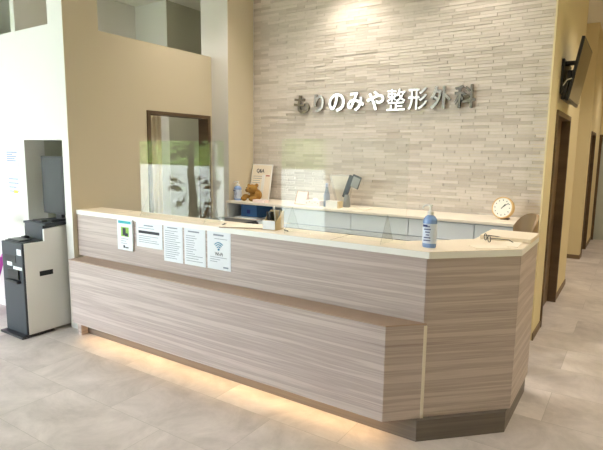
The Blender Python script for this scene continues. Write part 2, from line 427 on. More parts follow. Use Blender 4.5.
# ------------------------------------------------------------------ back cabinet
Bk = thing('low_cabinet', (-2.1, 4.25, 0), 'long pale grey low cabinet with cream top along the stone wall', 'cabinet')
YF = 4.03; ZB = .99
MB().box(-3.58, -.672, YF-.012, 4.495, ZB-.022, ZB, .002).build('cabinet_top', 'cabtop', Bk)
b = MB()
b.box(-3.575, -3.555, YF, 4.49, 0, ZB-.022)                       # left side
b.box(-2.86, -2.84, YF, 4.49, .80, ZB-.022)
b.box(-.69, -.675, YF, 4.49, 0, ZB-.022)
b.box(-3.555, -2.86, 4.46, 4.49, .80, ZB-.022)                    # shelf back
b.box(-3.555, -.69, YF-.03, 4.49, .785, .815)                     # mid board, standing proud
b.build('carcass', 'cabinet', Bk)
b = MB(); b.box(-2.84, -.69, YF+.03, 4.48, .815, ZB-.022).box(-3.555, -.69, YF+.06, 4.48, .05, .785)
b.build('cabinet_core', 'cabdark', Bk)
xs = [-2.838, -2.107, -1.565, -1.023, -.692]
for i in range(4):
    d = MB().box(xs[i]+.004, xs[i+1]-.004, YF+.002, YF+.03, .823, ZB-.030, .002).build('drawer', 'cabinet', Bk)
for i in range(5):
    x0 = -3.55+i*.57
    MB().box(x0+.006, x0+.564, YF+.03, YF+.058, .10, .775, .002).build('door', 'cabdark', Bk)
for x in (-2.12, -1.64, -2.62): MB().box(x-.02, x+.02, YF-.026, YF+.03, .765, .785).build('cable_clip', 'black', Bk)

# ------------------------------------------------------------------ wall sign letters
chars = 'もりのみや整形外科'
words = ['first letter, beside the left end', 'second letter of the name, two strokes', 'third letter, a round looping stroke', 'fourth letter, with a small loop and cross stroke',
         'fifth letter, slanted with short strokes on top', 'sixth letter, dense character with many strokes', 'seventh letter, with three slanting strokes at right',
         'eighth letter, before the last one', 'last letter, at the right end']
x0, x1 = -3.045, -1.175; pitch = (x1-x0)/9
for i, ch in enumerate(chars):
    hgt = .178 if i < 5 else .195
    t = text_mb(ch, 1, .09, (.022, .022, .022, .022, .022, .003, .012, .024, .02)[i])
    xx = x0+pitch*i+.012; wd = pitch-.026
    if ch == 'り': xx += .035; wd -= .065
    zc = 1.992
    fit(t, xx, xx+wd, zc-hgt/2, zc+hgt/2, 4.452)
    # thickness to 2 cm
    ys = [v.co.y for v in t.bm.verts]; lo, hi = min(ys), max(ys)
    for v in t.bm.verts: v.co.y = 4.468+(v.co.y-lo)/(hi-lo)*.026
    o = t.build('sign_letter', 'steel')
    tag(o, 'polished metal wall sign, '+words[i], 'sign letter', 'metal letters of the clinic name on the stone wall')
    for xp in (.3, .7):
        pass

# ------------------------------------------------------------------ acrylic guards
def guard(xa, xb, zt, label):
    g = thing('acrylic_guard', ((xa+xb)/2, 2.575, ZT), label, 'screen', 'clear acrylic guards standing on the counter')
    MB().box(xa, xb, 2.573, 2.578, ZT+.001, zt).build('panel', 'acrylic', g)
    for x in (xa+.08, xb-.11):
        MB().prism([(2.49, ZT), (2.66, ZT), (2.578, ZT+.155)], x, x+.003, mtx=Matrix(((0, 0, 1, 0), (1, 0, 0, 0), (0, 1, 0, 0), (0, 0, 0, 1)))).build('foot', 'acrylic', g)
        e = MB()
        e.tube([(x+.0015, 2.49, ZT+.002), (x+.0015, 2.575, ZT+.155)], .0007, 6).tube([(x+.0015, 2.66, ZT+.002), (x+.0015, 2.578, ZT+.155)], .0007, 6)
        e.build('foot_edge', 'grey', g)
    return g
guard(-3.15, -2.31, 1.571, 'clear acrylic guard at the left half of the counter, in front of the doorway')
guard(-1.835, -1.012, 1.582, 'clear acrylic guard in the middle of the counter, in front of the stone wall')

# ------------------------------------------------------------------ notices
def bars(b, x0, x1, z0, z1, n, y, hh=.0032, ragged=True):
    for i in range(n):
        z = z1-(z1-z0)*i/max(1, n-1); e = x1-(random.random()*.45*(x1-x0) if ragged else 0)
        b.box(x0, e, y-.0006, y, z-hh/2, z+hh/2)
    return b
def notice(xa, xb, za, zb, label, th=.002, y=2.4695):
    return tag(MB().box(xa, xb, y-th, y, za, zb).build('paper_notice', 'paper'), label, 'notice', 'notices hung on the counter front')
yy = 2.4695
n = notice(-3.29, -3.115, .748, .983, 'small notice with teal header and green picture hung on counter', .016); y = yy-.016
MB().box(-3.275, -3.13, y-.001, y, .952, .972).build('header_band', 'teal', n)
MB().box(-3.245, -3.155, y-.001, y, .853, .925).build('picture', 'green', n)
b = MB(); b.box(-3.225, -3.190, y-.0016, y-.0006, .862, .918).box(-3.20, -3.165, y-.0016, y-.0006, .856, .880); b.build('picture_figure', 'inkdark', n)
bars(MB(), -3.25, -3.15, .800, .835, 3, y).build('printed_text', 'ink', n)
b = MB(); b.box(-3.222, -3.205, y-.001, y, .765, .785).box(-3.20, -3.165, y-.001, y, .765, .774); b.build('printed_mark', 'inkdark', n)
n = notice(-3.085, -2.805, .792, .990, 'landscape white notice with a bold dark line hung on counter'); y = yy-.002
MB().box(-3.06, -2.835, y-.001, y, .895, .915).build('bold_line', 'inkdark', n)
b = MB(); bars(b, -3.0, -2.90, .955, .955, 1, y, .008, False); bars(b, -3.06, -2.84, .83, .875, 4, y); bars(b, -3.06, -2.85, .935, .935, 1, y)
b.build('printed_text', 'ink', n)
n = notice(-2.79, -2.60, .718, .984, 'white notice of close lines, left of the two text notices'); y = yy-.002
b = MB(); bars(b, -2.75, -2.65, .962, .962, 1, y, .007, False); bars(b, -2.775, -2.615, .745, .94, 14, y); b.build('printed_text', 'ink', n)
n = notice(-2.583, -2.383, .720, .980, 'white notice of short lines beside the wireless notice'); y = yy-.002
b = MB(); bars(b, -2.545, -2.44, .955, .955, 1, y, .009, False); bars(b, -2.565, -2.45, .80, .925, 9, y); bars(b, -2.565, -2.40, .75, .785, 3, y); b.build('printed_text', 'ink', n)
n = notice(-2.366, -2.160, .722, .985, 'white notice with blue wireless symbol, rightmost on the counter'); y = yy-.002
b = MB(); bars(b, -2.31, -2.22, .955, .955, 1, y, .011, False); bars(b, -2.30, -2.18, .93, .93, 1, y); bars(b, -2.34, -2.19, .79, .805, 2, y, .003); bars(b, -2.34, -2.27, .775, .775, 1, y)
bars(b, -2.225, -2.18, .742, .742, 1, y, .01, False); b.build('printed_text', 'ink', n)
b = MB(); cx, cz = -2.263, .857
for r in (.020, .034, .048):
    pts = [(cx+r*math.sin(a), y-.001, cz+r*math.cos(a)) for a in [(-.82+1.64*k/14) for k in range(15)]]
    b.tube(pts, .0032, 6)
b.ball((cx, y-.001, cz+.002), .0075, sub=2)
b.build('wireless_symbol', 'wifi', n)

t = text_mb('Wi-Fi', 1, .0005, .012); fit(t, cx-.034, cx+.034, .816, .839, y-.0012); t.build('wireless_text', 'inkdark', n)
# notices on the white wall
def wall_notice(xa, xb, za, zb, label, yel=False):
    o = tag(MB().box(xa, xb, YW-.002, YW, za, zb).build('paper_notice', 'label'), label, 'notice', 'notices taped to the white wall')
    b = MB(); y = YW-.002; bars(b, xa+.015, xb-.02, za+.06, zb-.03, 5 if not yel else 4, y, .006); b.build('printed_text', 'wallink', o)
    if yel: MB().box(xa+.09, xb-.05, y-.001, y, za+.045, za+.07).build('yellow_mark', 'yellow', o)
wall_notice(-4.805, -4.597, 1.335, 1.50, 'white text notice on the white wall, upper of two')
wall_notice(-4.795, -4.587, 1.06, 1.262, 'white notice with yellow mark on the white wall, lower of two', True)

# ------------------------------------------------------------------ pump bottles
def pump_bottle(x, y, z, r, h, label, flip=1):
    g = thing('pump_bottle', (x, y, z), label, 'sanitizer bottle')
    MB().lathe([(r*.92, 0), (r, .006), (r, h*.60), (r*.96, h*.66), (r*.72, h*.72), (r*.38, h*.76), (r*.36, h*.79)], (x, y, z), sy=.75).build('bottle_body', 'sanit', g, True)
    l = MB().lathe([(r*1.012, h*.10), (r*1.012, h*.56)], (x, y, z), sy=.755).build('bottle_label', 'label', g, True)
    b = MB()
    for i in range(6):
        zz = z+h*(.16+.065*i); w = r*random.uniform(.3, .7)
        b.box(x-w*.9, x+w*.6, y-r*.775, y-r*.72, zz, zz+h*.022)
    b.box(x-r*.75, x-r*.1, y-r*.77, y-r*.55, z+h*.49, z+h*.535)
    b.build('label_print', 'navy', l)
    b = MB().lathe([(r*.42, h*.76), (r*.44, h*.77), (r*.44, h*.84), (r*.25, h*.86), (r*.16, h*.88), (r*.15, h*.95), (r*.30, h*.955), (r*.30, h*.99), (r*.1, h)], (x, y, z), 20)
    b.tube([(x, y, z+h*.975), (x-r*.7*flip, y-r*.1, z+h*.985), (x-r*1.05*flip, y-r*.15, z+h*.95), (x-r*1.08*flip, y-r*.15, z+h*.90)], r*.13, 8)
    b.build('pump', 'pump', g, True)
pump_bottle(-.888, 2.60, ZT, .037, .226, 'blue sanitizer bottle with white pump at the counter corner')
pump_bottle(-3.535, 4.16, ZB, .045, .200, 'small blue pump bottle beside the teddy bear')

# ------------------------------------------------------------------ things on the counter
# pen holder
g = thing('pen_holder', (-1.91, 2.60, ZT), 'tan open pen box with sloping side on the counter', 'pen holder')
rot = Matrix.Translation((-1.915, 2.60, ZT)) @ Matrix.Rotation(math.radians(4), 4, 'Z')
b = MB()
b.box(-.048, .048, -.05, -.047, 0, .062, mtx=rot)
b.box(-.048, .048, .047, .05, 0, .118, mtx=rot)
b.box(-.048, .048, -.05, .05, 0, .003, mtx=rot)
side = [(-.05, 0), (.05, 0), (.05, .120), (.02, .105), (-.03, .062), (-.05, .062)]
for x in (-.048, .045):
    b.prism(side, x, x+.003, mtx=rot @ Matrix(((0, 0, 1, 0), (1, 0, 0, 0), (0, 1, 0, 0), (0, 0, 0, 1))))
b.build('box_body', 'kraft', g)
MB().box(-.047, .044, -.0525, -.0502, .004, .060, mtx=rot).build('front_label', 'paper', g)
def pen(p0, p1, m, label, r=.004):
    o = MB().tube([p0, [p0[i]+(p1[i]-p0[i])*.93 for i in range(3)], p1], [r, r, r*.4], 8).build('pen', m, None, True)
    tag(o, label, 'pen', 'pens standing in the pen box')
pen((-1.905, 2.615, ZT+.005), (-1.925, 2.62, ZT+.148), 'pump', 'white pen standing upright in the pen box')
pen((-1.885, 2.60, ZT+.004), (-1.880, 2.625, ZT+.128), 'grey', 'grey pen leaning to the right in the pen box')
pen((-1.925, 2.585, ZT+.005), (-1.955, 2.585, ZT+.115), 'black', 'black pen leaning to the left in the pen box', .006)
o = MB().box(-.036, -.004, -.01, .03, .006, .112, .004, mtx=rot @ Matrix.Rotation(math.radians(-6), 4, 'Y')).build('card_case', 'black')
tag(o, 'black card case sticking out of the pen box', 'card case')
# clipboard with paper
g = thing('clipboard', (-2.13, 2.55, ZT), 'pale wooden clipboard lying on the counter left of the pen box', 'clipboard')
rc = Matrix.Translation((-2.115, 2.575, ZT)) @ Matrix.Rotation(math.radians(24), 4, 'Z')
MB().box(-.16, .13, -.085, .085, 0, .006, .001, mtx=rc).build('board', 'ledge', g)
MB().box(-.158, .128, -.083, .083, .006, .009, mtx=rc).build('paper_sheet', 'palepaper', g)
MB().box(-.16, -.145, -.03, .03, .009, .016, .002, mtx=rc).build('clip', 'chrome', g)
# little stylus near the second guard
o = MB().tube([(-1.83, 2.60, ZT+.004), (-1.78, 2.57, ZT+.004)], .004, 8).build('pen', 'black', None, True)
tag(o, 'short black pen lying by the foot of the middle acrylic guard', 'pen')
# glasses
g = thing('eyeglasses', (-.66, 2.97, ZT), 'black framed reading glasses lying at the right counter end', 'glasses')
rg = Matrix.Translation((-.675, 2.96, ZT+.003)) @ Matrix.Rotation(math.radians(-60), 4, 'Z')
b = MB()
for s in (-1, 1):
    pts = [(s*.034+.026*math.cos(a), 0, .02+.018*math.sin(a)) for a in [2*PI*k/20 for k in range(21)]]
    b.tube([rg @ Vector(p) for p in pts], .0022, 6, False)
b.tube([rg @ Vector(p) for p in ((-.009, 0, .024), (0, -.003, .027), (.009, 0, .024))], .002, 6)
b.build('rim', 'black', g, True)
for s in (-1, 1):
    MB().tube([rg @ Vector(p) for p in ((s*.060, 0, .024), (s*.060, .02, .026), (s*.045, .105, .018), (s*.04, .13, .004))], .0022, 6).build('temple', 'black', g, True)
    MB().prism([(s*.034+.024*math.cos(2*PI*k/16), .02+.016*math.sin(2*PI*k/16)) for k in range(16)], -.0005, .0005, mtx=rg @ Matrix(((1, 0, 0, 0), (0, 0, 1, 0), (0, 1, 0, 0), (0, 0, 0, 1)))).build('lens', 'acrylic', g)
# sheets at the right end
def sheet(cx, cy, w, d, a, label, z, m='palepaper'):
    mt = Matrix.Translation((cx, cy, z)) @ Matrix.Rotation(math.radians(a), 4, 'Z')
    return tag(MB().box(-w/2, w/2, -d/2, d/2, 0, .0025, mtx=mt).build('paper_sheet', m), label, 'paper', 'papers at the right end of the counter')
sheet(-.625, 2.80, .19, .10, 38, 'cream sheet on the slanted counter corner in front of the glasses', ZT+.0004)
sheet(-.545, 3.0, .09, .26, 2, 'long cream sheet along the right counter edge beside the glasses', ZT+.0004)

# printer behind the counter
g = thing('desk_printer', (-2.72, 2.93, .69), 'black office machine whose top shows behind the left acrylic guard', 'printer')
MB().box(-2.73, -2.36, 2.76, 3.02, .69, .975, .008).build('printer_body', 'black', g)
MB().box(-2.72, -2.37, 2.78, 3.01, .975, .988, .004).build('top_lid', 'kioskblack', g)
MB().box(-2.66, -2.44, 2.745, 2.762, .76, .80).build('paper_slot', 'gap', g)

# ------------------------------------------------------------------ things on the back cabinet
# teddy bear
g = thing('teddy_bear', (-3.34, 4.22, ZB), 'golden brown teddy bear lying beside the pump bottle on the cabinet', 'teddy bear')
b = MB(); P = Vector((-3.365, 4.20, ZB))
for c, r, sc in (((.02, .03, .062), .062, (1.15, .9, 1)), ((.005, -.015, .125), .055, (1.1, 1, .92)), ((-.018, -.060, .113), .027, (1.15, .9, .8)),
                 ((-.052, .0, .158), .02, (1, .6, 1)), ((.055, .0, .165), .022, (1, .6, 1)), ((-.065, -.03, .045), .032, (1.5, .8, .8)), ((.075, -.03, .06), .03, (.8, .9, 1.5)),
                 ((-.065, -.065, .026), .027, (1.3, 1.1, .95)), ((.05, -.07, .027), .03, (1.3, 1.3, .9))):
    b.ball(P+Vector(c), r, sc, 3)
o = b.build('bear_body', 'fur', g, True)
md = o.modifiers.new('r', 'REMESH'); md.mode = 'VOXEL'; md.voxel_size = .005; md.use_smooth_shade = True
sm = o.modifiers.new('s', 'SMOOTH'); sm.iterations = 4
for c in ((-.032, -.064, .138), (.018, -.069, .138)): MB().ball(P+Vector(c), .006, sub=2).build('eye', 'eye', g, True)
MB().ball(P+Vector((-.020, -.087, .118)), .008, (1.3, .8, .8), 2).build('nose', 'eye', g, True)
# Q&A poster leaning on the stone wall
g = thing('leaning_poster', (-3.37, 4.42, ZB), 'white framed question sheet leaning on the stone wall behind the teddy bear', 'poster')
lean = Matrix.Translation((-3.435, 4.385, ZB)) @ Matrix.Rotation(math.radians(-12), 4, 'X')
MB().box(-.138, .138, 0, .012, 0, .385, .002, mtx=lean).build('frame', 'pump', g)
MB().box(-.128, .128, -.0015, 0, .01, .375, mtx=lean).build('printed_sheet', 'palepaper', g)
b = MB()
for i in range(9):
    z = .25-.024*i; b.box(-.11, .02-random.random()*.04, -.0025, -.0012, z, z+.004, mtx=lean)
b.build('printed_text', 'ink', g)
t = text_mb('Q&A', 1, .0008, .02); fit(t, -.07, .035, .285, .335, -.003); t.xf(lean); t.build('heading', 'inkdark', g)
MB().box(.065, .115, -.0028, -.0015, .255, .266, mtx=lean).build('red_mark', 'red', g)
MB().box(.02, .055, -.010, -.0028, .03, .27, .002, mtx=lean).build('hanging_pen', 'pump', g)
# small white box
o = MB().box(-3.27, -3.11, 4.08, 4.15, ZB, ZB+.028, .003).build('flat_box', 'pink'); tag(o, 'flat pale box in front of the leaning poster', 'box')
# wire photo frame
g = thing('photo_stand', (-2.76, 4.2, ZB), 'small copper framed card stand on the cabinet behind the counter', 'card stand')
b = MB(); pts = [(-2.83, 4.2, ZB+.003), (-2.815, 4.23, ZB+.13), (-2.69, 4.23, ZB+.13), (-2.70, 4.2, ZB+.003), (-2.83, 4.2, ZB+.003)]
b.tube(pts, .0035, 6); b.tube([(-2.815, 4.23, ZB+.13), (-2.85, 4.28, ZB+.003)], .003, 6); b.tube([(-2.69, 4.23, ZB+.13), (-2.72, 4.28, ZB+.003)], .003, 6); b.build('wire_frame', 'copper', g, True)
MB().quad((-2.826, 4.203, ZB+.006), (-2.704, 4.203, ZB+.006), (-2.694, 4.229, ZB+.126), (-2.812, 4.229, ZB+.126)).build('card', 'palepaper', g)
# pale pink tissue pack
g = thing('tissue_box', (-2.585, 4.2, ZB), 'pale pink patterned tissue box beside the copper card stand', 'tissue box')
MB().box(-2.67, -2.50, 4.14, 4.25, ZB, ZB+.055, .008).build('box_body', 'pink', g)
for i in range(5): MB().ball((-2.65+.032*i, 4.1385, ZB+.028+.012*(i % 2)), .006, (1, .2, 1), 1).build('pattern_dot', 'ledge', g)
MB().ball((-2.585, 4.195, ZB+.060), .022, (1.4, .5, .8), 2).build('tissue', 'paper', g, True)
# clear blue bottle
g = thing('clear_bottle', (-2.46, 4.2, ZB), 'slim clear blue bottle left of the brochure holder', 'bottle')
MB().lathe([(.028, 0), (.030, .01), (.030, .11), (.014, .165), (.012, .19)], (-2.46, 4.2, ZB)).build('bottle_body', 'clearblue', g, True)
MB().lathe([(.014, .19), (.014, .222), (.010, .226)], (-2.46, 4.2, ZB)).build('cap', 'label', g, True)
# clear brochure holder
g = thing('brochure_holder', (-2.36, 4.33, ZB), 'clear tapering brochure holder with cream sheets on the cabinet', 'brochure holder')
b = MB(); tp = [(-2.53, ZB+.30), (-2.24, ZB+.30), (-2.30, ZB+.005), (-2.44, ZB+.005)]
b.prism(tp, 4.35, 4.353, mtx=Matrix(((1, 0, 0, 0), (0, 0, 1, 0), (0, 1, 0, 0), (0, 0, 0, 1)))); b.box(-2.45, -2.29, 4.30, 4.37, ZB, ZB+.004)
b.build('holder_plate', 'clearpvc', g)
MB().prism([(-2.50, ZB+.285), (-2.29, ZB+.29), (-2.32, ZB+.01), (-2.42, ZB+.01)], 4.356, 4.36, mtx=Matrix(((1, 0, 0, 0), (0, 0, 1, 0), (0, 1, 0, 0), (0, 0, 0, 1)))).build('brochure', 'palepaper', g)
# white box with tan end
g = thing('card_box', (-2.37, 4.15, ZB), 'white box with tan end in front of the brochure holder', 'box')
MB().box(-2.425, -2.30, 4.12, 4.20, ZB, ZB+.065, .002).build('box_body', 'pump', g)
MB().box(-2.300, -2.284, 4.12, 4.20, ZB, ZB+.065).build('box_end', 'kraft', g)
# tablet on stand
g = thing('tablet_stand', (-2.25, 4.28, ZB), 'dark tilted tablet on a grey stand beside the white box', 'tablet')
MB().lathe([(.034, 0), (.034, .02), (.030, .06), (.026, .10), (.020, .12)], (-2.285, 4.28, ZB)).build('stand_foot', 'grey', g, True)
tm = Matrix.Translation((-2.272, 4.28, ZB+.195)) @ Matrix.Rotation(math.radians(20), 4, 'Y')
MB().box(-.026, .022, -.012, .012, -.110, .112, .004, mtx=tm).build('arm', 'kioskblack', g)
hm = Matrix.Translation((-2.193, 4.275, ZB+.243)) @ Matrix.Rotation(math.radians(20), 4, 'Y')
MB().box(-.048, .044, -.008, .006, -.058, .062, .003, mtx=hm).build('tablet_body', 'kioskblack', g)
MB().box(-.035, .040, -.010, -.008, -.055, .046, mtx=hm).build('tablet_screen', 'grey', g)
# magazine / flat sheets
for i, (cx, cy, w, d, a, l) in enumerate(((-2.11, 4.19, .20, .15, 8, 'cream booklet lying flat right of the tablet'), (-2.0, 4.33, .17, .18, -12, 'cream sheet lying behind the flat booklet'))):
    mt = Matrix.Translation((cx, cy, ZB)) @ Matrix.Rotation(math.radians(a), 4, 'Z')
    tag(MB().box(-w/2, w/2, -d/2, d/2, 0, .010-.007*i, .001, mtx=mt).build('booklet', 'palepaper'), l, 'booklet')
# clock
cc = Vector((-.872, 4.27, ZB+.094))
g = thing('table_clock', (-.875, 4.27, ZB), 'round pale wood table clock with ivory dial on the cabinet', 'clock')
rm = Matrix.Translation(cc) @ Matrix.Rotation(math.radians(-14), 4, 'Z') @ Matrix.Rotation(math.radians(78), 4, 'X') @ Matrix.Scale(.9, 4)
MB().lathe([(.084, -.045), (.094, -.04), (.098, -.02), (.098, .006), (.092, .012), (.088, .012), (.086, .004), (.02, .004)], mtx=rm, n=48).build('case', 'clockwood', g, True)
MB().lathe([(.087, .002), (.087, .0065)], mtx=rm, n=48).build('dial', 'clockface', g)
b = MB()
for k in range(12):
    a = 2*PI*k/12; MB().box(-.003, .003, .062, .072, .006, .0078, mtx=rm @ Matrix.Rotation(a, 4, 'Z')).build('hour_mark', 'inkdark', g)
for nme, a, L_, w in (('hour_hand', -math.radians(38), .042, .0035), ('minute_hand', -math.radians(50), .068, .0024)):
    MB().box(-w, w, -.012, L_, .008, .0095, mtx=rm @ Matrix.Rotation(a, 4, 'Z')).build(nme, 'black', g)
MB().box(-.03, .03, -.025, .035, 0, .012, mtx=Matrix.Translation((-.85, 4.285, ZB))).build('foot', 'darkwood', g)
# blue file box and papers in open shelf
g = thing('file_box', (-3.3, 4.25, .815), 'blue file box in the open cabinet shelf under the bear', 'file box')
MB().box(-3.475, -3.265, 4.14, 4.42, .815, .950, .004).build('box_body', 'blue', g)
MB().box(-3.39, -3.35, 4.134, 4.141, .86, .90).build('finger_hole', 'navy', g)
for i, x in enumerate((-3.47, -3.08)):
    for k in range(2):
        o = MB().box(x+.01*k, x+.30-.02*k, 4.02+.01*k, 4.13-.005, .815+.007*k, .822+.007*k).build('document_stack', ['palepaper', 'paper'][k])
        tag(o, ['cream papers', 'white papers'][k]+' on the open shelf '+['in front of the blue file box', 'right of the blue file box'][i], 'papers')
# chair
g = thing('staff_chair', (-.66, 3.72, 0), 'wooden chair with curved back at the far right end behind the counter', 'chair')
c0 = Vector((-.665, 3.74, 0))
def arc(r, t, z0, z1, m, nm, a0, a1, zt=None):
    b = MB(); n = 14; V = []
    for i in range(n+1):
        a = a0+(a1-a0)*i/n; u = abs(2*i/n-1); zz = z1-(.10*u**3)
        V.append([b.bm.verts.new((c0.x+q*math.cos(a), c0.y+q*math.sin(a), w)) for q, w in ((r, z0), (r+t, z0), (r+t, zz), (r, zz))])
    for i in range(n):
        for k in range(4): b.bm.faces.new((V[i][k], V[i+1][k], V[i+1][(k+1) % 4], V[i][(k+1) % 4]))
    b.bm.faces.new(V[0]); b.bm.faces.new(V[-1][::-1])
    return b.build(nm, m, g, True)
arc(.125, .014, .72, 1.10, 'chairwood', 'backrest', -.55, 1.9)
b = MB(); b.lathe([(.11, .42), (.12, .43), (.12, .455), (.11, .465)], (c0.x, c0.y, 0)); b.build('seat', 'chairwood', g, True)
for a in (.7, 2.3, 3.9, 5.5):
    MB().tube([(c0.x+.09*math.cos(a), c0.y+.09*math.sin(a), .42), (c0.x+.12*math.cos(a), c0.y+.12*math.sin(a), 0)], [.014, .010], 10).build('leg', 'chairwood', g, True)
b = MB()
for a in (.1, 1.3): b.tube([(c0.x+.132*math.cos(a), c0.y+.132*math.sin(a), .45), (c0.x+.132*math.cos(a), c0.y+.132*math.sin(a), .76)], .010, 8)
b.build('back_post', 'chairwood', g, True)

# ------------------------------------------------------------------ television
g = thing('wall_television', (-.56, 5.2, 1.9), 'black flat television tilted down on the corridor wall above a door', 'television')
y0, y1 = 4.80, 5.57; tl = math.atan2(.085, .50)
tm = Matrix.Translation((-.525, 0, 1.955)) @ Matrix.Rotation(tl, 4, 'Y')
MB().box(-.024, 0, y0, y1, 0, .51, .004, mtx=tm).build('casing', 'black', g)
MB().box(0, .0015, y0+.014, y1-.014, .02, .498, mtx=tm).build('screen', 'tvscreen', g)
MB().box(-.029, -.0245, y0+.15, y1-.15, .08, .36, mtx=tm).build('rear_plate', 'kioskblack', g)
MB().box(-.062, -.0295, y0+.02, y0+.55, .005, .24, .006, mtx=tm).build('rear_housing', 'black', g)
b = MB().box(XC+.001, -.58, 4.84, 5.36, 2.02, 2.30); b.tube([(-.585, 4.92, 2.27), (-.50, 4.92, 2.27)], .02, 8).tube([(-.585, 5.2, 2.24), (-.50, 5.2, 2.25)], .012, 8)
b.build('wall_bracket', 'black', g)
MB().tube([(-.575, 4.83, 2.08), (-.545, 4.80, 2.12), (-.51, 4.79, 2.13)], .005, 6).build('cable', 'pump', g, True)

# ------------------------------------------------------------------ payment machines
g = thing('payment_kiosk', (-4.12, 2.3, 0), 'black fronted floor standing payment kiosk with pale grey side', 'payment kiosk')
prof = [(2.095, .02), (2.575, .02), (2.575, .885), (2.26, .860), (2.26, .762), (2.095, .762)]
YZ = Matrix(((0, 0, 1, 0), (1, 0, 0, 0), (0, 1, 0, 0), (0, 0, 0, 1)))
MB().prism(prof, -3.985, -3.965, mtx=YZ).build('side_panel', 'kioskwhite', g)
MB().prism(prof, -4.275, -4.255, mtx=YZ).build('side_panel', 'kioskwhite', g)
MB().box(-4.255, -3.985, 2.11, 2.57, .02, .755).build('core', 'kioskblack', g)
MB().box(-4.278, -3.972, 2.078, 2.11, .02, .762, .004).build('front_panel', 'kioskblack', g)
MB().box(-4.255, -3.985, 2.095, 2.26, .755, .770, .003).build('upper_tray', 'black', g)
MB().box(-4.29, -3.955, 2.03, 2.30, 0, .02, .003).build('base_plate', 'black', g)
b = MB().box(-4.24, -4.07, 2.0755, 2.080, .600, .660).box(-4.18, -4.03, 2.065, 2.080, .470, .545)
b.build('coin_slot', 'black', g)
MB().box(-4.19, -4.01, 2.045, 2.078, .440, .462, .006).build('coin_cup', 'black', g)
for q in ((-4.045, -3.985, .668, .716), (-4.20, -4.13, .570, .602), (-4.11, -3.985, .548, .572)): MB().box(q[0], q[1], 2.0745, 2.078, q[2], q[3]).build('white_sticker', 'paper', g)
b = MB().box(-3.9655, -3.9635, 2.205, 2.318, .482, .522, .0008); b.build('side_grip', 'black', g)
b = MB().box(-4.22, -4.04, 2.10, 2.2, .770, .782, .004).box(-4.20, -4.16, 2.2, 2.245, .770, .79); b.build('tray_lip', 'black', g)
g = thing('cash_machine_head', (-4.14, 2.42, .76), 'charcoal cash unit set on the back of the payment kiosk', 'cash unit')
MB().box(-4.277, -3.955, 2.265, 2.55, .886, .905, .003).build('top_cover', 'kioskblack', g)
MB().box(-4.254, -3.987, 2.264, 2.56, .757, .886).build('unit_body', 'kioskblack', g)
b = MB().box(-4.20, -4.06, 2.30, 2.40, .905, .918, .004).box(-4.05, -3.98, 2.34, 2.50, .905, .925, .004); b.build('slot_cover', 'black', g)
g = thing('touch_monitor', (-4.2, 2.5, .9), 'tall dark touch screen standing in the wall niche above the kiosk', 'monitor')
mm = Matrix.Translation((-4.215, 2.505, 0))
MB().box(-.160, .160, 0, .04, .945, 1.443, .004, mtx=mm).build('casing', 'black', g)
MB().box(-.145, .145, -.0015, 0, .965, 1.428, mtx=mm).build('screen', 'screen', g)
MB().box(.02, .10, .005, .04, .905, .945, mtx=mm).build('stand', 'black', g)

# ------------------------------------------------------------------ orchid at the left edge
g = thing('potted_orchid', (-4.86, 2.2, 0), 'white orchid in magenta wrapping at the left edge of the floor', 'potted flower')
MB().lathe([(.10, .0), (.13, .2), (.15, .36), (.14, .38), (.11, .36)], (-4.88, 2.13, 0), 16).build('pot', 'pot', g, True)
b = MB(); n = 40; V = []
for z, r in ((.02, .12), (.15, .145), (.3, .165), (.44, .20), (.52, .235)):
    V.append([b.bm.verts.new((-4.88+(r+.018*math.sin(k*2.9)*z*2)*math.cos(2*PI*k/n), 2.13+(r+.018*math.sin(k*2.9)*z*2)*math.sin(2*PI*k/n), z+.03*math.sin(k*1.7)*(z > .5))) for k in range(n)])
for q in range(4):
    for k in range(n): b.bm.faces.new((V[q][k], V[q][(k+1) % n], V[q+1][(k+1) % n], V[q+1][k]))
o = b.build('wrapping', 'purple', g, True); md = o.modifiers.new('s', 'SOLIDIFY'); md.thickness = .002
b = MB(); pt = [(-4.88, 2.13, .35), (-4.87, 2.2, .7), (-4.80, 2.2, .92), (-4.70, 2.19, .96), (-4.64, 2.18, .92)]; b.tube(pt, .004, 6)
b.build('stem', 'leaf', g, True)
b = MB()
for k in range(5):
    a = k*1.3; b.tube([(-4.88, 2.13, .36), (-4.88+.1*math.cos(a), 2.13+.1*math.sin(a), .52), (-4.88+.2*math.cos(a), 2.13+.2*math.sin(a), .5)], [.012, .02, .003], 6)
b.build('leaf', 'leaf', g, True)
for (x, z) in ((-4.635, .90), (-4.68, .95), (-4.74, .97), (-4.61, .86), (-4.80, .93)):
    b = MB()
    for k in range(5):
        a = 2*PI*k/5+x*9; b.ball((x+.026*math.cos(a), 2.17, z+.026*math.sin(a)), .02, (1, .25, 1), 2)
    fl = b.build('flower', 'petal', g, True)
    MB().ball((x, 2.16, z), .007, sub=1).build('flower_centre', 'yellow', fl)

